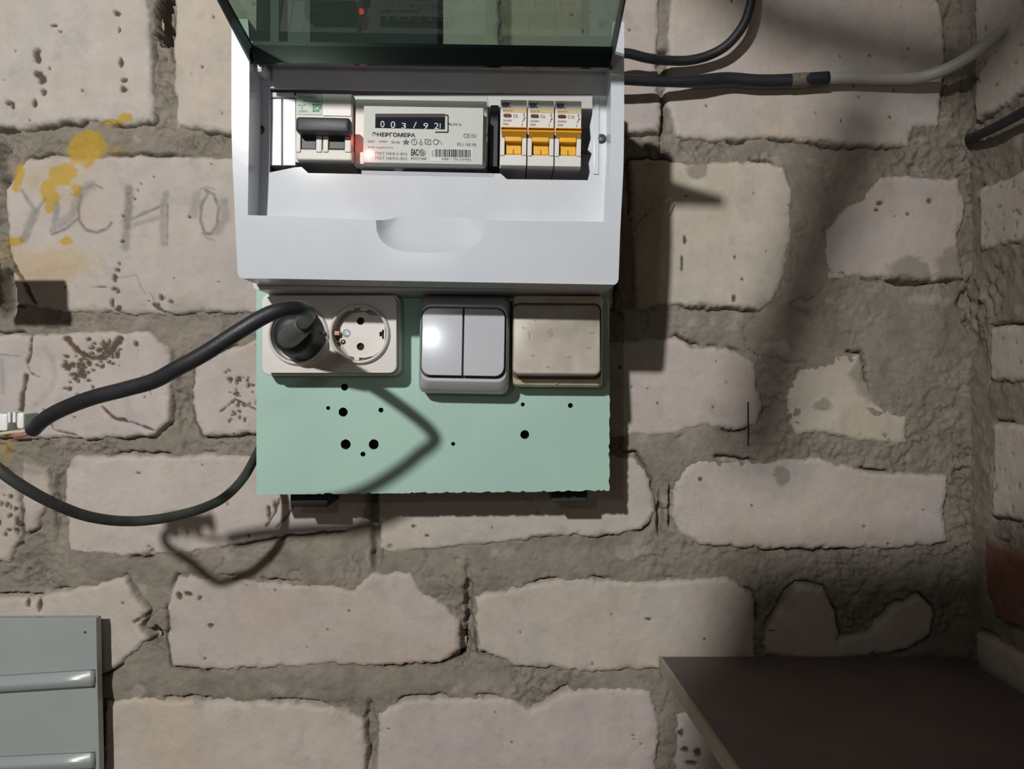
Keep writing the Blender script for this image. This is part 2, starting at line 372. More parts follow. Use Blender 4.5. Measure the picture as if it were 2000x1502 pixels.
def yellow(X, Y):
    y = blob(X, Y, 168, 288, 38, 36, 5, .45, .12)
    for a in ((245,228,13,9),(222,238,24,6),(125,345,26,22),(100,375,20,24),(148,372,14,12),(98,405,8,14),(36,345,13,26),(27,472,24,9),(132,472,11,9),(300,245,0.1,0.1)):
        y = np.maximum(y, blob(X, Y, *a, 6, .45, .14))
    y = y*(1-.9*blob(X, Y, 125, 372, 15, 9, 9, .5, .3))
    y = np.maximum(y, .38*blob(X, Y, 95, 510, 75, 34, 8, .9, .5)); y = np.maximum(y, .5*stroke(X, Y, [(55,538),(90,528),(150,520)], 12, 4))
    y = np.maximum(y, .35*blob(X, Y, 215, 290, 30, 12, 3, .9, .5)); y = np.maximum(y, .30*blob(X, Y, 65, 350, 30, 25, 3, .9, .5))
    y = np.maximum(y, .5*blob(X, Y, 8, 880, 14, 22, 3, .6, .5))
    return y
def pencil(X, Y):
    t = fbm(X, Y, 7, 77, 2)*.25+.8; p = np.zeros(X.shape)
    for pts, w, k in (([(44,372),(58,395),(70,412)],8,.5),([(70,415),(58,440),(48,468)],17,.55),([(66,420),(90,388)],6,.55),([(112,400),(108,440),(104,452)],12,.5),
        ([(104,458),(130,448),(152,428)],5,.75),([(120,440),(145,415),(160,375),(178,362)],18,.45),([(165,368),(185,360),(200,368)],4,.7),([(160,380),(154,405),(156,432),(170,450),(190,454),(210,447),(218,436)],6,.75),
        ([(252,370),(250,420),(248,445)],17,.65),([(248,440),(246,484)],15,.5),([(258,428),(285,415),(318,402)],6,.7),([(262,440),(300,428),(318,422)],9,.35),([(325,378),(318,410),(320,475)],12,.45),([(328,400),(326,478)],5,.65),
        ([(402,372),(418,380),(428,405),(424,440),(412,458),(400,455),(392,430),(394,400),(408,376)],6,.7),([(385,380),(378,420)],16,.35),([(438,395),(440,430),(425,452)],18,.4),([(395,455),(405,465),(418,470)],3,.6),([(390,370),(405,366),(420,370)],3,.6),
        ([(55,715),(62,730),(78,736)],3,.6),([(88,680),(104,700),(108,735),(100,762),(70,790)],11,.22),([(4,705),(6,765)],9,.3),([(0,692),(40,696)],3,.5),
        ([(218,545),(250,540),(268,538),(275,560),(285,575)],2.5,.45),([(180,560),(205,562),(210,560)],2.5,.5),([(293,570),(303,590)],2.5,.5),([(270,680),(268,700)],3,.2),([(318,620),(350,655),(370,672)],3,.4)):
        p = np.maximum(p, k*stroke(X, Y, pts, w, 41, .35, .6))
    return np.clip(p*t, 0, 1)
def pitfield(X, Y):
    h = np.zeros(X.shape)
    x0, x1, y0, y1 = X.min(), X.max(), Y.min(), Y.max()
    for i, (cx, cy, rx, ry) in enumerate(PITS):
        if cx+20 < x0 or cx-20 > x1 or cy+20 < y0 or cy-20 > y1: continue
        m_ = (abs(X-cx) < rx*2.2) & (abs(Y-cy) < ry*2.2)
        if m_.any(): h[m_] = np.maximum(h[m_], blob(X[m_], Y[m_], cx, cy, rx, ry, 100+i, .7, .35))
    for i, (pts, w) in enumerate(CRE):
        xs = [p[0] for p in pts]; ys = [p[1] for p in pts]
        m_ = (X > min(xs)-12) & (X < max(xs)+12) & (Y > min(ys)-12) & (Y < max(ys)+12)
        if m_.any(): h[m_] = np.maximum(h[m_], stroke(X[m_], Y[m_], pts, w, 55+i, .9, .4))
    return h
def mixc(c, col, k): return c*(1-k[..., None])+np.array(col[:3])*k[..., None]

def grid_mesh(name, X, Y, H, COL, keep, tf, m, parent):
    ny, nx = X.shape; idx = np.arange(ny*nx).reshape(ny, nx)
    a = idx[:-1, :-1]; b = idx[:-1, 1:]; c = idx[1:, 1:]; d = idx[1:, :-1]
    kc = keep[:-1, :-1] | keep[:-1, 1:] | keep[1:, 1:] | keep[1:, :-1]
    q = np.stack([a[kc], d[kc], c[kc], b[kc]], 1)
    used = np.unique(q); rm = np.full(ny*nx, -1); rm[used] = np.arange(len(used)); q = rm[q]
    co = tf(X.ravel()[used], Y.ravel()[used], H.ravel()[used]); cen = (co.min(0)+co.max(0))/2; co = co-cen
    me = bpy.data.meshes.new(name); me.vertices.add(len(co)); me.vertices.foreach_set('co', co.astype(np.float32).ravel())
    me.loops.add(q.size); me.loops.foreach_set('vertex_index', q.astype(np.int32).ravel())
    me.polygons.add(len(q)); me.polygons.foreach_set('loop_start', np.arange(0, q.size, 4, dtype=np.int32))
    me.update(calc_edges=True)
    me.polygons.foreach_set('use_smooth', np.ones(len(q), bool))
    ca = me.attributes.new('tint', 'FLOAT_COLOR', 'POINT'); cc = np.ones((len(used), 4), np.float32); cc[:, :3] = COL.reshape(-1, 3)[used]
    ca.data.foreach_set('color', cc.ravel()); me.materials.append(m); me.validate()
    o = bpy.data.objects.new(name, me); C.objects.link(o)
    off = np.array(wl(parent)) if parent else np.zeros(3); o.location = cen-off
    if parent: o.parent = parent
    return o
K = D/F
def tf_back(x, y, h): return np.stack([(x-1000)*K, -h, (751-y)*K], 1)
XR = 0.3955
def tf_right(x, y, h): return np.stack([XR-h, -x*K, (751-y)*K], 1)

CREAM = np.array((.520, .472, .428)); MORT = np.array((.290, .262, .218)); DIRT = (.095, .066, .042)
YEL = (.50, .33, .06); PEN = (.09, .10, .11)
def warp(X, Y, s):
    return X+5*fbm(X, Y, 34, 11+s, 4)+3.2*fbm(X, Y, 10, 13+s, 3), Y+5.5*fbm(X, Y, 34, 21+s, 4)+3.6*fbm(X, Y, 11, 23+s, 3)
def make_wall(name, bricks, ext, tf, seed, tints, front=True, step=3.0, bstep=2.5):
    x0, y0, x1, y1 = ext
    X, Y = np.meshgrid(np.arange(x0, x1+.1, step), np.arange(y0, y1+.1, step))
    WX, WY = warp(X, Y, seed); SD = np.full(X.shape, -1e3)
    for p in bricks:
        xs = [q[0] for q in p]; ys = [q[1] for q in p]
        m_ = (X > min(xs)-40) & (X < max(xs)+40) & (Y > min(ys)-40) & (Y < max(ys)+40)
        SD[m_] = np.maximum(SD[m_], sdf(WX[m_], WY[m_], p))
    lump = fbm(X, Y, 62, 3+seed, 5, .55); fine = fbm(X, Y, 13, 5+seed, 4, .6)
    rough = sst(-.15, .35, fbm(X, Y, 150, 8+seed, 3))
    if front:
        for a_ in ((318,165,26,90),(400,282,75,24),(60,285,60,20),(120,870,120,24),(1340,290,90,16),(1890,300,40,60),(1890,950,30,120),(355,760,18,80),(905,1230,18,60),(60,1080,60,60)): rough = np.maximum(rough, 1.7*blob(X, Y, *a_, 19, .4, .4))
    H = -.0030+.0030*lump+(.0008+.0021*rough)*fine-.0016*(.4+rough)*np.exp(-(fbm(X, Y, 30, 61+seed, 4, .6)/.10)**2)
    if front:
        # smeared pointing on the right and around the lower courses
        flush = np.maximum(blob(X, Y, 1680, 620, 170, 240, 4, .3, .5), blob(X, Y, 1350, 880, 170, 60, 4, .3, .5))
        flush = np.maximum(flush, blob(X, Y, 1560, 430, 60, 200, 4, .3, .5)); flush = np.maximum(flush, .8*blob(X, Y, 760, 1110, 560, 45, 4, .2, .5))
        flush = np.maximum(flush, blob(X, Y, 170, 1090, 90, 45, 4, .2, .5)); flush = np.maximum(flush, .8*blob(X, Y, 520, 1340, 420, 30, 4, .2, .5))
        H = H*(1-.5*flush)+.0016*flush
        for cx, cy, rx, ry, dp in ((318,25,13,45,.045),(318,60,12,20,.03),(0,250,26,7,.02),(60,246,40,5,.012),(905,1265,16,30,.016),(890,1280,14,14,.014),(722,1440,10,70,.008),
                                   (1295,235,9,50,.012),(1300,110,16,12,.010),(1800,547,70,9,.02),(300,1245,16,14,.015),(5,340,14,40,.012),(8,560,14,60,.014),(15,1010,12,30,.01),(1905,600,20,40,.008),
                                   (735,1000,9,90,.010),(915,1190,8,60,.010),(410,960,0.1,0.1,0),(355,760,12,60,.004),(1290,1000,5,40,.010),(1310,985,3,40,.01),(110,1010,7,70,.006),(1860,100,16,90,.006),(1640,284,34,5,.010),(1540,268,30,4,.008)):
            H -= dp*blob(X, Y, cx, cy, rx, ry, 31, .8, .4)
    # cracks where the mortar has shrunk from the brick
    cm = sst(.02, .30, fbm(X, Y, 90, 9+seed, 3)); H -= .0105*np.exp(-((SD+4)/3.0)**2)*cm
    rid = np.abs(fbm(X, Y, 95, 14+seed, 4)); H -= .0032*np.exp(-(rid/.018)**2)*(SD < -6)*sst(-.1, .3, fbm(X, Y, 170, 6+seed, 2))
    side = np.sqrt(np.clip(0, 1, 0))
    COL = np.broadcast_to(MORT, X.shape+(3,)).copy()
    COL *= (1+.10*lump+.12*fine)[..., None]
    COL = mixc(COL, DIRT, .6*np.exp(-((SD+4)/3.0)**2)*cm); COL = mixc(COL, CREAM*.95, .45*sst(.35, .6, fbm(X, Y, 45, 66+seed, 4)))
    if front:
        COL = mixc(COL, YEL, yellow(X, Y)*.95)
        COL = mixc(COL, (.30, .14, .07), .5*blob(X, Y, 905, 1250, 8, 10, 3, .5, .5))
    keep = SD < 22
    w = grid_mesh(name, X, Y, H, COL, keep, tf, M_MORT, None)
    for k, p in enumerate(bricks):
        xs = [q[0] for q in p]; ys = [q[1] for q in p]
        bx0, bx1 = max(min(xs)-16, x0), min(max(xs)+16, x1)
        X, Y = np.meshgrid(np.arange(bx0, bx1, bstep), np.arange(min(ys)-16, max(ys)+16, bstep))
        WX, WY = warp(X, Y, seed); s = sdf(WX, WY, p)
        n = fbm(X, Y, 120, 40+seed+k, 3); f = fbm(X, Y, 16, 50+seed, 4)
        pit = pitfield(X, Y) if front else sst(.55, .7, fbm(X, Y, 9, 60+k, 2))*.6
        sm = sst(.25, .6, fbm(X, Y, 55, 90+seed, 4))          # mortar smeared over the face
        edge = np.clip(1-s/9, 0, 1)
        chip = sst(.1, .55, fbm(X, Y, 26, 71+seed, 4))*np.exp(-np.clip(s, 0, None)/9)
        H = .0005+.0009*n+.00028*f-.0018*edge**2-.0014*chip-.0016*pit-.014*sst(0, -9, -(-s) if False else s*1.0) if False else .0005+.0009*n+.00028*f-.0018*edge**2-.0016*chip-.0022*pit-.014*(1-sst(-9, 0, s))
        H += tints.get(k, (0, 0))[1] if k in tints else 0
        c = CREAM*(1+random.uniform(-.05, .05))*np.array((1, 1+random.uniform(-.02, .02), 1+random.uniform(-.05, .04)))
        if k in tints and tints[k][0] is not None: c = np.array(tints[k][0])
        COL = np.broadcast_to(c, X.shape+(3,)).copy()*(1+.04*n+.03*f)[..., None]
        warm = sst(0, .6, fbm(X, Y, 170, 33+k, 3)); COL = mixc(COL, c*np.array((.98, .93, .84)), .7*warm)
        COL = mixc(COL, c*np.array((.90, .935, .97)), .6*sst(.05, .5, fbm(X, Y, 75, 133+k, 4))); COL = mixc(COL, c*.80, .5*sst(.2, .6, fbm(X, Y, 28, 143+k, 5, .6)))
        COL = mixc(COL, MORT*1.05, .55*sm*np.exp(-np.clip(s, 0, None)/22)); COL = mixc(COL, MORT*.9, .35*(1-sst(-2, 5, s)))
        COL = mixc(COL, DIRT, pit*.95); COL = mixc(COL, MORT, .12*sst(.2, .7, fbm(X, Y, 10, 37, 3)))
        if front:
            COL = mixc(COL, YEL, yellow(X, Y)*.9)
            if k in (5, 9): COL = mixc(COL, PEN, pencil(X, Y))
            g = blob(X, Y, 1360, 333, 19, 17, 4, .3, .15); g = np.maximum(g, blob(X, Y, 1765, 525, 42, 24, 4, .5, .2)); g = np.maximum(g, blob(X, Y, 1852, 520, 26, 34, 4, .5, .25))
            g = np.maximum(g, blob(X, Y, 1525, 925, 14, 24, 4, .5, .3)); g = np.maximum(g, blob(X, Y, 1690, 735, 30, 45, 4, .5, .25)); g = np.maximum(g, blob(X, Y, 1605, 790, 16, 12, 4, .6, .4))
            g = np.maximum(g, blob(X, Y, 965, 1135, 28, 22, 4, .3, .15)); g = np.maximum(g, .7*blob(X, Y, 80, 900, 60, 24, 4, .3, .3)); g = np.maximum(g, .6*blob(X, Y, 360, 640, 60, 60, 4, .5, .4))
            COL = mixc(COL, MORT*1.02, g*.9); H += .0009*g
        b = grid_mesh('brick', X, Y, H, COL, s > -10, tf, M_BRICK, w)
        if k in tints and tints[k][0] is not None: b['label'] = 'reddish brown brick'
    tag(w, kind='structure')
    return w

wb = make_wall('wall_back', BRICKS, (-260, -440, 1925, 1785), tf_back, 0, {13: (None, -.0008), 8: (None, .0005)})
tag(wb, 'pale silicate brick wall with rough grey mortar behind the electric panel')
RB = [[(10,-60),(520,-60),(520,238),(14,242)],[(28,377),(300,377),(300,497),(26,495)],[(325,377),(600,377),(600,497),(325,497)],[(60,647),(330,647),(330,745),(62,745)],
      [(68,823),(340,823),(340,993),(66,993)],[(48,1045),(320,1045),(320,1180),(75,1180),(50,1140)],[(14,1228),(300,1228),(300,1340),(30,1345)],[(40,1400),(330,1400),(330,1570),(40,1570)],
      [(360,647),(620,647),(620,745),(360,745)],[(370,823),(620,823),(620,993),(370,993)],[(350,1045),(620,1045),(620,1180),(350,1180)],[(330,1228),(620,1228),(620,1340),(330,1340)]]
for y0_, y1_, o_ in ((-430,-275,20),(-255,-80,300),(-60,238,545),(377,497,625),(647,745,650),(823,993,650),(1045,1180,650),(1228,1340,650),(1400,1570,355)):
    x_ = o_
    while x_ < 2090: RB.append([(x_,y0_),(min(x_+540,2100),y0_),(min(x_+540,2100),y1_),(x_,y1_)]); x_ += 566
wr = make_wall('wall_right', RB, (-16, -440, 2120, 1785), tf_right, 300, {5: ((.22, .11, .08), 0)}, front=False, step=4.5, bstep=4.5)
tag(wr, 'return brick wall closing the right side of the niche')

# ------------------------------------------------------------------ mint backing board on battens
bd = empty('backing_board', P(845, 760, .052), 'mint green painted board with drilled holes fixed to the brick wall', 'board')
random.seed(5)
out = [(500, 150), (1190, 150)]
y = 480
while y < 955:
    out.append((1190+random.choice((0, 0, -1, 1, -2.5))*(1 if y > 780 else .3)+(y-470)*.002, y)); y += random.uniform(5, 11)
x = 1190
while x > 505:
    k = 1.0 if x > 620 else .25
    out.append((x, 958.5+(1190-x)/690*8+random.choice((0, -1, .6, -2, 0, .8))*k)); x -= random.uniform(3, 10)
out += [(501, 967)]
HOLES = [(641,797,4),(670,805,9),(744,801,5),(675,868,10),(730,868,10),(709,887,5),(885,867,4),(1025,849,9),(1021,790,4),(1114,792,5),(673,756,7)]
holes = []
for hx, hy, hr in HOLES:
    holes.append([(hx+hr*math.cos(a)*random.uniform(.94, 1.04), hy+hr*math.sin(a)*random.uniform(.94, 1.04)) for a in [i*math.pi/8 for i in range(16)]])
plate('painted_board', out, holes, .046, .060, M_MINT, bd, side=M_CHIP)
for hx, hy, hr in HOLES[1:]: pass
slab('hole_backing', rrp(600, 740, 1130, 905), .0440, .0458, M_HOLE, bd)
slab('batten', rrp(567, 170, 640, 990), .004, .0455, M_BATTEN, bd, bevel=.0008)
slab('batten', rrp(1077, 170, 1147, 981), .004, .0455, M_BATTEN, bd, bevel=.0008)

# ------------------------------------------------------------------ distribution box
box = empty('distribution_box', P(835, 560, .07), 'white plastic electric panel with smoked lid raised open', 'electrical panel')
A = 1.0                               # degrees of tilt, clockwise
def dfr(y): return .150 - .008*max(0, min(1, (y-150)/400))**2.2
# body tray behind the cover
bo = rrp(468, 75, 1204, 556, 10, 4); bi = rrp(478, 85, 1194, 546, 6, 4)
loft('body', [lift(bi, .064, .135), lift(bi, .108, .135), lift(bo, .108, .135), lift(bo, .0605, .135)], M_BODY, box)
outer = [(452,37),(484,37),(487,80),(1193,92),(1196,42),(1219,42),(1219,120),(1219,200),(1219,240),(1218.5,280),(1218,310),(1217,340),(1215.6,370),(1214,400),(1212.4,430),(1211,460),(1210,490),(1209,520),(1208,545)]
outer += [(1206,552),(1200,556)]+[(1200-735*i/12, 556-i/12*13) for i in range(1, 12)]+[(474,544),(467,541),(464,532),(462.5,500),(461,470),(459.4,435),(458,400),(456.5,370),(455,340),(453.7,305),(452.5,270),(452,235),(452,200),(452,120)]
inner = [(487,98),(1192,110),(1193,150),(1193,200),(1193,240),(1193,280),(1191.5,310),(1190,340),(1188.5,370),(1187,400),(1185,433)]
notch = [(950,431)]+[(842+108*math.cos(t), 431+(62 if True else 0)*math.sin(t)**.8) for t in [math.pi*i/16 for i in range(1, 16)]]+[(734,427)]
nt_ = []
for i in range(17):                    # flattened U
    t = math.pi*i/16; cx = 842+108*math.copysign(abs(math.cos(t))**.62, math.cos(t)); nt_.append((cx, 430+64*abs(math.sin(t))**.75))
inner2 = inner+[(1060,432)]+nt_+[(600,424),(484,420),(484.4,385),(484.8,355),(485.2,325),(485.6,290),(486,250),(486.5,210),(487,170)]
plate('front_cover', outer, [inner2], .110, .150, M_WHITE, box, dfn=dfr)
# thumb recess bowl
L0 = [P(x, y, dfr(y)) for x, y in nt_]; L1 = [P(842+(x-842)*.93, 431+(y-431)*.90, dfr(y)-.003) for x, y in nt_]; L2 = [P(842+(x-842)*.80, 428+(y-428)*.60, .132) for x, y in nt_]; L3 = [P(842+(x-842)*.6, 424, .128) for x, y in nt_]
v = L0+L1+L2+L3; n = 17; f = [(i*n+j, i*n+j+1, (i+1)*n+j+1, (i+1)*n+j) for i in range(3) for j in range(16)]
link('thumb_recess', v, f, M_WHITE, box, smooth=True)
# recessed fascia with device window
fo = [(500,118),(1192,130),(1190,300),(1186,446),(497,436),(499,300)]
win = [(526,172),(1157,182),(1157,222),(1152,246),(1154,270),(1148,292),(1156,300),(1150,318),(1152,336),(1148,352),(990,350),(978,339),(706,333),(706,340),(602,338),(589,326),(575,327),(526,337)]
plate('fascia', fo, [win], .1225, .125, M_WHITE_IN, box)
slab('fascia_rim', rot2([(1160,190),(1170,190),(1170,340),(1160,340)], 1165, 265, .01), .125, .1262, M_WHITE_IN, box, bevel=.0004)
# din rail and dark inside
slab('mounting_rail', rrp(520, 245, 1160, 290, rot=A), .070, .076, mat('zinc', (.4, .4, .4, 1), .35, metal=1), box)
slab('inner_backing', rrp(505, 150, 1180, 380, rot=A), .0645, .069, M_BODY, box)
for hx, hy in ((507, 253), (1175, 271)):
    lathe('screw_well', hx, hy, [(.0001, .1252), (.0033, .1252), (.0034, .1254)], M_SWGAP, box)
    lathe('screw_head', hx, hy, [(.0026, .1252), (.0024, .1262), (.0008, .1264)], mat('screw_dark', (.10, .11, .12, 1), .4, metal=.6), box, smooth=True)
slab('moulding_line', rrp(530, 124, 531.5, 158), .125, .1254, M_INKG, box)
for i, (x0, x1) in enumerate(((528, 549.5), (552.5, 577))):
    slab('blanking_strip', rrp(x0, 193, x1, 323, 1, rot=0), .110, .1215, mat('blank_white', (.78, .78, .82, 1), .4, .1, 40), box, bevel=.0006)
slab('blanking_bar', rrp(528, 180, 574, 190), .110, .122, M_WHITE_IN, box, bevel=.0006)
# smoked lid : plate, end wall at the hinge, side walls, far wall
HZ = P(0, 92, .150).z
def lidp(x, dd, dz): return Vector((x, -(.150+dd), HZ+dz+dd*.17))
xl, xr = P(492, 90, .15).x, P(1194, 90, .15).x
tl = -math.radians(.9)
def slabw(name, x0, x1, d0, d1, z0, z1, m, par, bev=0):
    vs = [lidp(x, d, z) for x in (x0, x1) for d in (d0, d1) for z in (z0, z1)]
    vs = [Vector((v.x, v.y, v.z+(v.x-xl)*math.tan(tl))) for v in vs]
    return link(name, vs, [(0,1,3,2),(4,6,7,5),(0,4,5,1),(2,3,7,6),(0,2,6,4),(1,5,7,3)], m, par, bevel=bev)
lid = slabw('lid', xl, xr, 0, .108, 0, .0018, M_SMOKE, box); lid['label'] = 'smoked transparent lid, raised'
slabw('lid_hinge_wall', xl+.001, xr-.001, .0005, .0025, -.0115, .0025, mat('lid_hinge_dark', (.006, .008, .011, 1), .15), lid)
def sidew(x):
    vs = [lidp(a, d_, z) for a in (x, x+.0016) for d_, z in ((.003, -.013), (.003, -.0002), (.108, -.006), (.108, -.0002))]
    vs = [Vector((v.x, v.y, v.z+(v.x-xl)*math.tan(tl))) for v in vs]
    link('lid_side_wall', vs, [(0,1,3,2),(4,6,7,5),(0,4,5,1),(2,3,7,6),(0,2,6,4),(1,5,7,3)], M_SMOKE_D, lid)
sidew(xl)
sidew(xr-.0016)
slabw('lid_end_wall', xl, xr, .1065, .108, -.006, -.0002, M_SMOKE_D, lid)
slab('hinge_pin', rrp(486, 92, 530, 108, 5, rot=A), .142, .152, M_BLACK, box, bevel=.0008)
lathe('hinge_clip', 505, 128, [(.004, .125), (.004, .140), (.002, .1405)], M_BODY, box, smooth=False)

# ------------------------------------------------------------------ main two-pole breaker
mb = empty('two_pole_breaker', P(633, 320, .08), 'two-pole breaker with wide black toggle, left of the meter', 'circuit breaker')
slab('body', rrp(577, 182, 688, 318, 2, rot=A), .0765, .122, M_GREYW, mb, bevel=.0006)
slab('label_plate', rrp(580, 184, 629, 224, 1, rot=A), .122, .1225, M_PALEG, mb)
slab('upper_face', rrp(630, 184, 686, 226, 1, rot=A), .122, .1228, M_IVORY, mb)
slab('lower_face', rot2([(578, 291), (688, 291), (688, 313), (578, 313)], 633, 303, .017), .122, .130, M_GREYW, mb, bevel=.0012)
for x0, x1 in ((578, 587), (617, 628.5), (630.5, 641), (673, 686)):
    slab('cheek', rrp(x0, 256, x1, 297, 1.5, rot=A), .122, .131, M_GREYW, mb, bevel=.0008)
lv = slab('toggle', rrp(577, 228, 683, 258, 6, rot=A*1.3), .131, .140, M_BLACK, mb, ch=.0018, smooth=False, bevel=.0004)
for x0 in (587, 643):
    slab('toggle_leg', rrp(x0, 254, x0+30, 291, 1, rot=A), .122, .129, M_BLACK, mb, bevel=.0005)
    slab('toggle_ridge', rrp(x0+1, 264, x0+29, 267, 0, rot=A), .129, .1302, mat('ridge', (.06, .065, .08, 1), .25), mb)
text('printed_text', [('Schneider', 583, 186, 620, 192, 2), ('Electric', 594, 194, 624, 199, 2)], .1227, M_GREEN, mb)
text('printed_text', [('Easy9', 582, 203, 597, 208), ('C', 588, 209, 592, 213), ('230V~', 584, 215, 602, 219)], .1227, M_INKG, mb)
g = [(611,203,627,206),(611,203,613,218),(611,216,624,218),(625,206,627,214)]
quads('logo', g, .1227, M_GREEN, mb); strokes('logo', [circ(619, 211, 4.5, 12)+[circ(619, 211, 4.5, 12)[0]]], 1.4, .1228, M_GREEN, mb)

# ------------------------------------------------------------------ meter
mt = empty('electricity_meter', P(823, 325, .08), 'electricity meter with clear cover, counter wheels and glowing red lamp', 'meter')
slab('body', rrp(694, 196, 950, 322, 3, rot=A), .0765, .118, M_IVORY, mt)
co, ci = rrp(690, 190, 955, 333, 7, rot=A), rrp(703, 200, 945, 322, 5, rot=A)
co = rrp(690, 198, 954, 331, 7, rot=A)
loft('clear_cover', [lift(co, .112, .1255), lift(co, .137, .1255), lift(rrp(693, 200, 951, 328, 6, rot=A), .1405, .1255), lift(rrp(700, 206, 945, 321, 5, rot=A), .1415, .1255)], M_CLEAR, mt, cap0=False, smooth=False)
slab('face_label', rrp(710, 209, 943, 319, 0, rot=A), .118, .1315, M_LABEL, mt)
d = .1318
slab('counter_window', rrp(733, 224, 869, 251, 0, rot=A*1.2), .1315, .1318, mat('counter_black', (.012, .015, .026, 1), .8, spec=.1), mt)
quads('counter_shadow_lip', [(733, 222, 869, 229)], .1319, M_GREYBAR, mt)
text('counter_digits', [('0', 743, 236, 751, 249), ('0', 763, 237, 772, 250), ('3', 784, 240, 793, 251), ('/', 807, 238, 814, 250), ('9', 827, 240, 836, 252), ('2', 848, 240, 857, 252), ('|', 859, 241, 860.5, 251)], .1320, M_DIGIT, mt)
strokes('bracket', [[(848, 223), (875, 225), (875, 258), (850, 258)], [(875, 240), (878, 243)]], 2.2, .1318, M_INK, mt)
text('printed_text', [('ЭНЕРГОМЕРА', 727, 259, 811, 267, 1.2, .02)], .1319, M_INK, mt)
text('printed_text', [('kW·h', 879, 240, 901, 246), ('CE101', 905, 261, 930, 269), ('220V', 718, 274, 732, 278), ('5(60)A', 740, 274, 757, 279), ('50 Hz', 764, 275, 781, 280), ('3200 imp/(kW·h)', 718, 286, 767, 290),
     ('ГОСТ 31818.11-2012', 733, 297, 795, 302.5), ('ГОСТ 31819.21-2012', 733, 306, 795, 311.5), ('РОССИЯ', 803, 307, 832, 312), ('R5.1 145 M6', 893, 279, 930, 285)], .1319, M_INKG, mt)
text('printed_text', [('EAC', 803, 291, 817, 304, 1.2, .02)], .1319, M_INK, mt)
sy = [[(789,282),(793,272),(797,282),(787,276),(799,276),(789,282)]]
for cx, cy, r in ((809, 277, 5.5), (822, 280, 2.8), (824, 298, 6.2), (824, 298, 3.2), (851, 277, 5)):
    c_ = circ(cx, cy, r, 14); sy.append(c_+[c_[0]])
sy += [[(809, 272), (809, 278)], [(822, 277), (822, 271)], [(830,272),(841,273),(841,282),(830,281),(830,272)], [(833, 279), (838, 275)], [(854, 274), (860, 276), (863, 282)], [(821, 298), (827, 298)]]
strokes('symbols', sy, 1.3, .1319, M_INKG, mt)
random.seed(2); br = []; x = 850
while x < 918:
    w_ = random.choice((1, 1, 1.6, 2.4)); br.append((x, 291+(x-850)*.02, x+w_, 306+(x-850)*.02)); x += w_+random.choice((.9, 1.2, 2))
quads('barcode', [(840, 289, 924, 315)], .1317, mat('barcode_sticker', (.64, .65, .65, 1), .5), mt); quads('barcode', br, .1320, M_INK, mt)
text('printed_text', [('8117501', 843, 294, 847, 306, 1, 0), ('008811 750 2344956', 862, 308.5, 920, 313)], .1320, M_INKG, mt)
lathe('led', 719.5, 300, [(.0024, .1315), (.0024, .1330), (.0012, .1340)], M_LED, mt, smooth=True)
pl = bpy.data.lights.new('led_glow', 'POINT'); po = bpy.data.objects.new('led_glow', pl); C.objects.link(po)
po.location = P(714, 304, .1375); pl.energy = .0012; pl.color = (1, .05, .03); pl.shadow_soft_size = .002
pl2 = bpy.data.lights.new('led_glow', 'POINT'); po2 = bpy.data.objects.new('led_glow', pl2); C.objects.link(po2)
po2.location = P(692, 275, .128); pl2.energy = .0016; pl2.color = (1, .05, .03); pl2.shadow_soft_size = .002
slab('gap_strip', rrp(957, 205, 973, 326, 0, rot=A), .080, .112, M_BLACK, mt, bevel=.0006)  # black strip filling the dark gap between meter and breakers

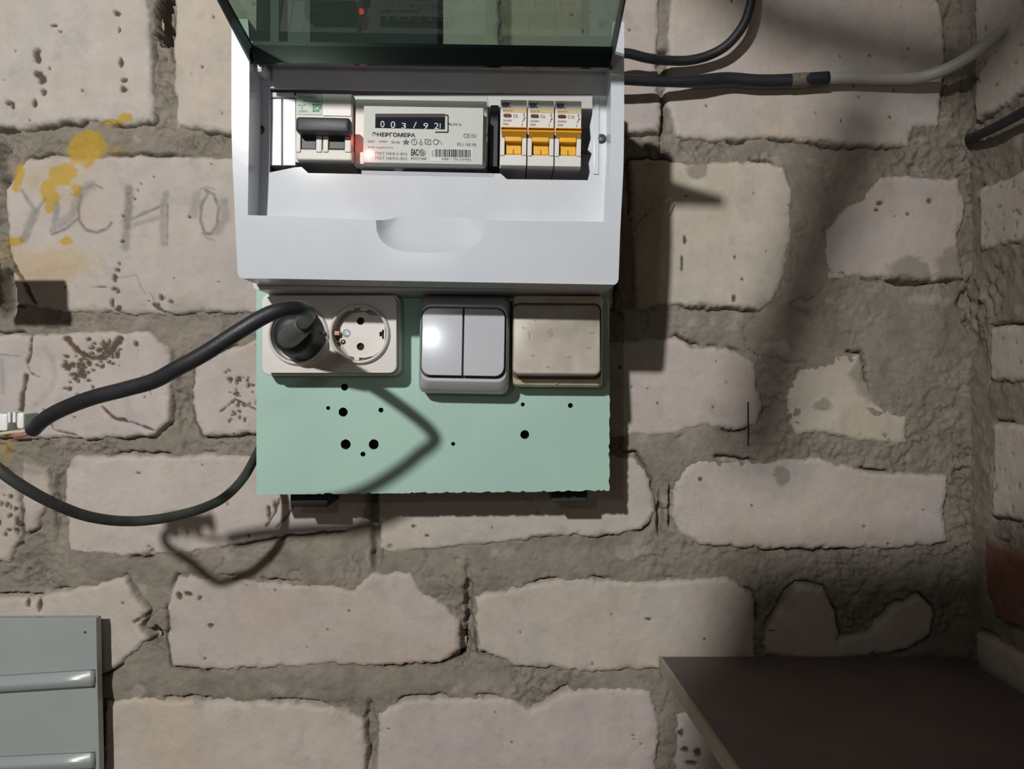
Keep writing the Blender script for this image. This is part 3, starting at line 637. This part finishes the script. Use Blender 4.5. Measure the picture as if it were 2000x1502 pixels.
# ------------------------------------------------------------------ three small breakers
WHO = ['single breaker with orange-yellow toggle directly beside the meter', 'middle one of the three single breakers with orange-yellow toggles', 'single breaker with orange-yellow toggle, rightmost and marked C10']
def small_breaker(i, x0, dy, amp):
    e = empty('circuit_breaker', P(x0+26, 330+dy, .08), WHO[i], 'circuit breaker', 'single breakers with yellow toggles')
    def r(a, b, c, d_, rad=0): return rrp(x0+a, b+dy, x0+c, d_+dy, rad, rot=A)
    slab('body', r(.8, 195, 52.2, 329, 1), .0765, .124, M_IVORY, e, bevel=.0007)
    slab('lower_face', r(.8, 302, 52, 323, 1), .124, .1315, M_IVORY, e, bevel=.0012)
    slab('cheek', r(.8, 268, 9.5, 303, 1), .124, .1325, M_IVORY, e, bevel=.0007); slab('cheek', r(43.5, 268, 52.2, 303, 1), .124, .1325, M_IVORY, e, bevel=.0007)
    t = loft('toggle', [lift(r(5, 250, 52, 272), .128, .136), lift(r(3, 249, 53, 256), .1385, .1385), lift(r(3, 248, 53, 253), .1375, .1375), lift(r(4, 247, 52, 250), .125, .135)], M_YEL, e, smooth=False)
    slab('toggle_skirt', r(10.5, 256, 43, 276), .124, .1335, M_YEL, e, bevel=.0005); slab('toggle_drum', r(11, 274, 42.5, 302), .124, .1285, M_YEL, e, bevel=.0010)
    quads('notch_mark', [(x0+26, 291+dy, x0+27.2, 302+dy)], .1290, M_OLDG, e)
    quads('yellow_band', [(x0+6, 213+dy, x0+52, 219+dy)], .1243, M_YBAND, e)
    slab('status_window', r(7, 222, 23, 228.5, 3), .124, .1246, M_RED, e)
    text('printed_text', [('IEK', x0+5, 200+dy, x0+22, 209.5+dy, 1, .05)], .1244, mat('ink_navy', (.04, .045, .09, 1), .6), e)
    text('printed_text', [('ВА47-29', x0+7, 214+dy, x0+25, 217.5+dy), (amp, x0+26, 223+dy, x0+(35 if len(amp) < 3 else 39), 229+dy), ('1', x0+46, 220.5+dy, x0+48, 226+dy), ('230/400V', x0+6, 233+dy, x0+24, 237+dy), ('4500', x0+6, 240+dy, x0+17, 244+dy)], .1245, M_INKG, e)
    strokes('printed_symbol', [[(x0+48, 227+dy), (x0+48, 232+dy), (x0+44, 238+dy)], [(x0+46, 232+dy), (x0+50, 230+dy)], [(x0+44, 241+dy), (x0+43, 246+dy)]], 1, .1245, M_INKG, e)
for i, (x0, dy, amp) in enumerate(((976, 0, 'C6'), (1029.3, 1.2, 'C6'), (1082.6, 2.0, 'C10'))): small_breaker(i, x0, dy, amp)

# ------------------------------------------------------------------ double socket
so = empty('double_socket', P(646, 735, .065), 'cream double wall socket with one plug in its left half', 'socket')
spo = rrp(511, 573, 780, 733, 16, 5); spf = rrp(517, 578, 774, 728, 14, 5)
RC = [(582, 654), (702, 652)]
hs = [circ(cx, cy, 54, 32) for cx, cy in RC]
loft('back_plate', [lift(spo, .0603, .076), lift(spo, .078, .078)], M_SOCK, so, bevel=.0008)
mid = [circ(cx, cy, 53, 32) for cx, cy in RC]
plate('face_plate', rrp(516, 578, 774, 728, 14, 5), mid, .0785, .0865, M_SOCK, so)
for cx, cy in RC:
    r0 = 55*S(.086)
    lathe('socket_ring', cx, cy, [(r0*.95, .0785), (r0*.95, .0885), (r0*.98, .0905), (r0*1.03, .0905), (r0*1.07, .0885), (r0*1.09, .0866)], M_SOCK, so, n=40, ref=.088, caps=(False, False), smooth=True)
cx, cy = RC[1]
lathe('socket_well', cx, cy, [(.0001, .0786), (.019, .0786), (.0192, .080), (.0200, .0885)], M_WELL, so, n=40, ref=.088, caps=(False, False))
fl = []
a0 = [(-37,-12),(-28,-28),(-12,-40),(10,-43),(20,-36),(42,-36),(49,-20),(51,0),(49,20),(40,34),(28,43),(10,47),(-10,46),(-20,43),(-27,32),(-34,20),(-38,12)]
plate('pin_face', [(cx+x, cy+y) for x, y in a0], [circ(704, 627, 7.5, 18), circ(704, 677, 7.5, 18), [(741,648),(746,648),(746,644),(750,644),(750,662),(746,662),(746,657),(741,657)]], .0787, .0815, M_SOCKIN, so)
for yy in (627, 677): lathe('pin_hole', 704, yy, [(.0001, .0789), (.0029, .0789)], M_HOLE, so, ref=.0815, caps=(True, False))
slab('earth_slot', rrp(738, 641, 752, 665), .0787, .0790, M_HOLE, so)
slab('earth_contact', rrp(646, 646, 664, 656, 3), .0790, .0860, M_BRASS, so, bevel=.0007)
lathe('contact_screw', 656, 668, [(.0016, .079), (.0016, .083), (.0005, .0834)], M_BRASS, so, smooth=True); lathe('contact_screw', 670, 668, [(.0020, .079), (.0020, .0815), (.0005, .0818)], M_BRASS, so, smooth=True)
slab('latch', rrp(677, 601, 690, 606), .079, .0875, M_SOCKIN, so); slab('latch', rrp(704, 601, 717, 606), .079, .0875, M_SOCKIN, so); slab('latch', rrp(692, 697, 701, 705, 2), .079, .084, M_SOCKIN, so)
c_ = circ(677, 651, 7, 18); strokes('quality_mark', [c_+[c_[0]], [(674, 648), (674, 655), (677, 656), (680, 654)], [(678, 647), (681, 649)]], 1.5, .0817, M_BLUE, so)

# ------------------------------------------------------------------ plug and its cord
pg = empty('plug_and_cord', P(582, 654, .09), 'thick black cord with round plug pushed into the socket', 'power cord')
lathe('plug_body', 584, 654, [(.0188, .0800), (.0188, .0880), (.0184, .092), (.0160, .097), (.0155, .108), (.0135, .112), (.0090, .1145)], M_BLACK, pg, n=36, ref=.094, smooth=True)
lathe('plug_stud', 535, 651, [(.0012, .0885), (.0012, .0935), (.0004, .094)], M_NECK, pg, smooth=True); lathe('plug_stud', 632, 650, [(.0012, .0885), (.0012, .0935), (.0004, .094)], M_NECK, pg, smooth=True)
tube('strain_relief', [P(562, 662, .104), P(568, 656, .118), P(582, 645, .135), P(592, 633, .150)], .0078, M_NECK, pg, rfn=lambda t: 1.12-.30*t, n=20)
PATH = [P(590, 633, .148), P(598, 624, .175), P(602, 612, .215), P(588, 603, .240), P(556, 604, .250), P(520, 616, .254), P(470, 645, .257), P(400, 690, .257), P(345, 720, .255), P(300, 744, .250), P(245, 760, .245), P(180, 777, .238), P(120, 800, .228), P(85, 820, .220), P(64, 840, .212)]
tube('cord', PATH, .00425, M_RUBBER, pg, n=18)

# terminal strip at the left
tb = empty('terminal_strip', P(20, 830, .205), 'white screw terminal joining the wires at the left edge', 'terminal block')
for x0, x1, y0, y1 in ((-62, -40, 806, 850), (-34, -12, 806, 848), (-8, 14, 808, 842), (32, 46, 806, 838)):
    slab('terminal', rrp(x0, y0, x1, y1, 4), .192, .206, M_CERAMIC, tb, ch=.001, bevel=.0003)
slab('strip_base', rrp(-62, 812, 48, 832, 3), .190, .200, M_CERAMIC, tb, bevel=.0005)
for x0, x1 in ((15, 20), (24, 30)): slab('terminal_neck', rrp(x0, 805, x1, 826, 2), .196, .205, M_CERAMIC, tb, bevel=.0004)
tube('wire', [P(64, 838, .211), P(45, 843, .209), P(20, 845, .207), P(0, 848, .205)], .0011, M_WIRE, tb, n=8)
tube('wire', [P(64, 842, .211), P(50, 850, .209), P(25, 852, .206), P(2, 846, .203)], .0008, mat('red_wire', (.35, .10, .06, 1), .5), tb, n=8)

# lower cable
tag(tube('hanging_cable', [P(-44, 838, .199), P(-66, 852, .200), P(-52, 880, .200), P(-15, 907, .205), P(30, 941, .200), P(90, 976, .186), P(150, 1002, .167), P(200, 1014, .153), P(250, 1018, .140), P(300, 1015, .130), P(350, 1006, .117), P(400, 991, .102), P(440, 970, .086), P(475, 934, .066), P(500, 890, .040), P(525, 840, .028), P(560, 780, .024)], .0035, M_DUSTRUB, None, n=16),
    'dusty black cable sagging in a loop left of the mint board', 'cable')

# ------------------------------------------------------------------ switches
s1 = empty('double_switch', P(905, 770, .065), 'white two-gang rocker switch beside the double socket', 'light switch')
loft('frame', [lift(rrp(818, 577, 995, 769, 16, 5, rot=1), .0603, .080), lift(rrp(818, 577, 995, 769, 16, 5, rot=1), .076, .080), lift(rrp(820, 585, 994, 760, 17, 5, rot=1), .086, .086), lift(rrp(823, 594, 990, 745, 18, 5, rot=1), .0915, .0915)], M_SWF, s1, smooth=False, bevel=.0006)
slab('rocker_gap', rrp(822, 600, 988, 739, 19, 5, rot=1), .0915, .0918, M_SWGAP, s1)
def rocker(x0, x1, rs, tilt):
    pts = []
    for cx, cy, a0, rd in ((x0+rs[0], 602+rs[0], 180, rs[0]), (x1-rs[1], 602+rs[1], 270, rs[1]), (x1-rs[2], 734-rs[2], 0, rs[2]), (x0+rs[3], 734-rs[3], 90, rs[3])):
        for i in range(6): a = math.radians(a0+18*i); pts.append((cx+rd*math.cos(a), cy+rd*math.sin(a)))
    pts = rot2(pts, 905, 668, math.radians(1)); 
    f_ = [Vector((p.x, p.y+(668-q[1])/66*tilt, p.z)) for p, q in zip(lift(pts, .0955), pts)]
    cx = (x0+x1)/2; ins = [Vector((p.x+(P(cx, 668, .0955).x-p.x)*.022, p.y-.0007, p.z+(P(cx, 668, .0955).z-p.z)*.015)) for p in f_]
    return loft('rocker', [lift(pts, .0919, .0955), f_, ins], M_SW, s1, bevel=.0002)
rocker(824, 903, (18, 1, 1, 18), .0002); rocker(906, 985.5, (1, 18, 18, 1), .0004)
text('moulded_mark', [('iek', 946, 756, 956, 760)], .0800, M_GREYW, s1)

s2 = empty('single_switch', P(1088, 760, .065), 'yellowed grimy one-gang rocker switch at the board right edge', 'light switch')
loft('frame', [lift(rrp(1001, 574, 1178, 756, 10, 4, rot=.4), .0603, .078), lift(rrp(1001, 574, 1178, 756, 10, 4, rot=.4), .074, .078), lift(rrp(1003, 578, 1176, 752, 10, 4, rot=.4), .080, .080), lift(rrp(1003, 592, 1175, 740, 12, 4, rot=.4), .083, .083)], M_OLD, s2, bevel=.0006)
slab('rocker_gap', rrp(1001, 592, 1174, 741, 12, 4, rot=.4), .083, .0834, M_OLDG, s2)
ro = rrp(1002, 596, 1172, 731, 10, 5, rot=.4)
fr_ = [Vector((p.x, p.y-(q[1]-664)/66*.0035+.0005, p.z)) for p, q in zip(lift(ro, .0935), ro)]
c0 = P(1087, 664, .0935); in_ = [Vector((p.x+(c0.x-p.x)*.03, p.y-.0008, p.z+(c0.z-p.z)*.04)) for p in fr_]
loft('rocker', [lift(rrp(1003, 594, 1172, 735, 12, 5, rot=.4), .0835, .088), fr_, in_], M_OLDR, s2, bevel=.0003)
random.seed(21); GV, GF = [], []
def rock_d(y): return .0946-.0005-(-(y-664)/66*.0035)-.0003
for cx_, cy_, rx_, ry_ in ((1075,650,7,9),(1022,640,2,2),(1034,655,1.5,9),(1157,650,6,2),(1150,680,7,2),(1110,698,6,2.5),(1040,695,5,2),(1070,718,5,2),(1045,625,1.5,2)):
    k_ = len(GV); pts_ = [(cx_+rx_*math.cos(t_*math.pi/6)*random.uniform(.6, 1.2), cy_+ry_*math.sin(t_*math.pi/6)*random.uniform(.6, 1.2)) for t_ in range(12)]
    for x_, y_ in pts_:
        p_ = P(x_, y_, .0935); GV.append(Vector((p_.x, p_.y-(y_-664)/66*.0035+.0005-.00095, p_.z)))
    GF.append(tuple(range(k_, k_+12)))
tag(link('grime_spots', GV, GF, mat('grime_spot', (.30, .26, .19, 1), .7), s2), kind='stuff')
lathe('cover_screw', 1087, 746, [(.0017, .0795), (.0017, .0812), (.0006, .0815)], M_OLD, s2, smooth=True)

# ------------------------------------------------------------------ cables on the right
tag(tube('wall_cable', [P(1140, 130, .030), P(1185, 110, .030), P(1222, 104, .028), P(1262, 113, .024), P(1300, 118, .016), P(1345, 118, .014), P(1385, 108, .015), P(1420, 88, .018), P(1448, 55, .021), P(1463, 20, .023), P(1471, -30, .024), P(1475, -120, .02)], .0040, M_RUBBER, None, n=16),
    'black cable curving up from the panel to the top edge', 'cable')
wc = empty('spliced_cable', P(1500, 156, .014), 'black sleeved cable joined to a white one, running right', 'cable')
tube('black_sleeve', [P(1152, 150, .028), P(1180, 152, .028), P(1222, 156, .026), P(1300, 160, .020), P(1360, 159, .016), P(1420, 155, .011), P(1480, 159, .010), P(1540, 158, .010), P(1617, 153, .011)], .0048, M_BLACK, wc, n=16, rfn=lambda t: .85+.35*float(sst(.35, .6, t)))
tube('white_sheath', [P(1614, 153, .011), P(1660, 152, .011), P(1720, 154, .011), P(1790, 152, .014), P(1840, 138, .022), P(1885, 115, .032), P(1935, 78, .042), P(1990, 30, .050), P(2060, -40, .058)], .0048, M_WCABLE, wc, n=16)
tube('tape_band', [P(1544, 158, .010), P(1560, 157, .010), P(1577, 156, .010)], .0061, M_TAPE, wc, n=16)
def RW(px, py, off=0.0):
    """point on the right wall seen at this pixel"""
    s = (XR-off)/(px-1000); d_ = D-s*F; return Vector((XR-off, -d_, (751-py)*s))
tag(tube('side_cable', [RW(1893, 270, .002), RW(1915, 262, .006), RW(1945, 248, .008), RW(1975, 232, .009), RW(2000, 218, .009), RW(2100, 160, .009)], .0038, M_RUBBER, None, n=12),
    'short black cable in the joint of the right-hand wall', 'cable')
tag(tube('thin_wire', [P(1461, 785, .0012), P(1461, 825, .0016), P(1461, 870, .0018)], .0006, M_INK, None, n=6), 'thin dark vertical wire end on the brick joint, right of the board', 'wire')

# ------------------------------------------------------------------ grey siding panel, lower left
sd = empty('siding_panel', P(60, 1500, .02), 'pale grey ribbed siding panel in the lower left corner', 'siding panel')
slab('sheet', [(-240, 1212), (0, 1208), (188, 1207), (190, 1330), (194, 1480), (195, 1700), (-240, 1700)], .012, .020, M_SIDING, sd, bevel=.0008)
def rib(y0, y1):
    loops = []
    for x in (-235, -100, 20, 60, 120, 175, 186):
        yy = (y0+(y1-y0)*(x/190)); e_ = 1.0 if x < 150 else (.85 if x < 180 else .15)
        loops.append([P(x, yy-15, .0201), P(x, yy-12, .0201+.0022*e_), P(x, yy-4, .0201+.0026*e_), P(x, yy+2, .0201+.0050*e_), P(x, yy+9, .0201+.0052*e_), P(x, yy+16, .0201+.0020*e_), P(x, yy+21, .0201)])
    loft('rib', loops, M_SIDING, sd, smooth=True)
rib(1334, 1322); rib(1492, 1483)
lathe('screw_head', 165, 1235, [(.0010, .0201), (.0010, .0208), (.0003, .021)], M_OLDG, sd)

# ------------------------------------------------------------------ table top, lower right
tt = empty('table_top', (.26, -.20, -.246), 'dark table top with pale edge in the lower right corner', 'table')
zt = P(1290, 1281, .004).z; e0 = [(.1285, .006), (.139, .205), (.150, .40), (.385, .40), (.385, .006)]
v = [Vector((x, -q, zt)) for x, q in e0]+[Vector((x, -q, zt-.012)) for x, q in e0]
link('top_board', v, [(0,1,2,3,4),(9,8,7,6,5)]+[(i, (i+1) % 5, (i+1) % 5+5, i+5) for i in range(5)], M_SHELF, tt)
ed = [(.1255, .005), (.136, .205), (.147, .401), (.1498, .401), (.1388, .205), (.1283, .005)]
v = [Vector((x, -q, zt+.0006)) for x, q in ed]+[Vector((x, -q, zt-.0125)) for x, q in ed]
link('edge_strip', v, [(0,1,4,5),(1,2,3,4),(6,11,10,7),(7,10,9,8)]+[(i, (i+1) % 6, (i+1) % 6+6, i+6) for i in range(6)], M_SHEDGE, tt, bevel=.0008)
for x_ in (.20, .36): link('bracket', [Vector((x_+a, -b, zt-.0125+c)) for a in (-.008, .008) for b, c in ((.006, 0), (.25, 0), (.006, -.15))], [(0,1,2),(5,4,3),(0,3,4,1),(1,4,5,2),(2,5,3,0)], M_WOOD, tt)

# ------------------------------------------------------------------ small things
ub = empty('shade_sheet', P(690, 60, .008), 'added dark sheet standing in for the shaded wall seen through the smoked lid', 'plate')
slab('sheet_body', rrp(500, -130, 856, 100, 3), .004, .012, M_DARKBOX, ub, bevel=.001)  # added sheet, its dark colour stands in for shaded wall behind the lid
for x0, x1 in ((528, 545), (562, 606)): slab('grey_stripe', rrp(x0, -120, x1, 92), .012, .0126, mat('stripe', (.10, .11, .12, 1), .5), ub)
jb = empty('junction_box', Vector((-.43, -.085, .10)), 'dark box at the far left edge, shading the lettered brick', 'junction box')
slab('housing', rrp(-175, 432, -52, 506, 5), .080, .104, M_DARKBOX, jb, bevel=.001)
slab('bracket', rrp(-175, 440, -150, 500), .004, .0798, M_DARKBOX, jb)
random.seed(11); V, Fc = [], []
def thread(pts, r=.00022):
    q = spline(pts, 8); 
    for a, b in zip(q[:-1], q[1:]):
        t = (b-a).normalized(); n1 = t.cross(Vector((0, 1, 0))).normalized(); n2 = t.cross(n1); k = len(V)
        for c in (a, b):
            for i in range(3): V.append(c+r*(n1*math.cos(2.09*i)+n2*math.sin(2.09*i)))
        for i in range(3): Fc.append((k+i, k+(i+1) % 3, k+3+(i+1) % 3, k+3+i))
thread([P(1238, 452, .03), P(1255, 425, .035), P(1268, 415, .035), P(1285, 405, .03), P(1312, 386, .012)], .0005)
for i in range(26):
    a = P(random.uniform(1218, 1235), random.uniform(350, 480), random.uniform(.04, .06)); b = P(random.uniform(1240, 1310), random.uniform(345, 470), random.uniform(.003, .02))
    m_ = (a+b)/2+Vector((random.uniform(-.003, .003), 0, random.uniform(-.007, .002))); thread([a, m_, b], .00012)
tag(link('cobweb', V, Fc, M_WEB), 'dusty cobweb threads stretched between panel side and bricks', 'cobweb', kind='stuff')

# ------------------------------------------------------------------ unseen blockers added behind the camera to shade the right of the wall
def shade_pt(px, py, d_):            # point at depth d_ on the ray from the lamp to the wall pixel
    w = P(px, py, 0); t = (1.5-d_)/1.5; return LAMP+(w-LAMP)*t
tag(tube('shade_blocker_tube', [shade_pt(1380, -80, .80), shade_pt(1500, 30, .80), shade_pt(1680, 85, .80), shade_pt(1900, 135, .80), shade_pt(2200, 180, .80)], .011, M_RUBBER, None, n=12), 'added black tube behind the viewer, casting the upper diagonal shade', 'cable')
tag(tube('shade_blocker_tube', [shade_pt(1700, 180, .80), shade_pt(1630, 400, .80), shade_pt(1560, 600, .80), shade_pt(1500, 760, .80), shade_pt(1480, 900, .80)], .010, M_RUBBER, None, n=12), 'added black tube behind the viewer, casting the upright shade streak', 'cable')
q = [shade_pt(x, y, .80) for x, y in ((1420, 1090), (2500, 1060), (2500, 2300), (1180, 2300), (1300, 1560))]
v = q+[p+Vector((0, -.02, 0)) for p in q]
tag(link('shade_blocker_board', v, [(0,1,2,3,4),(9,8,7,6,5)]+[(i, (i+1) % 5, (i+1) % 5+5, i+5) for i in range(5)], M_WOOD), 'added board behind the viewer, shading the lower right', 'board')
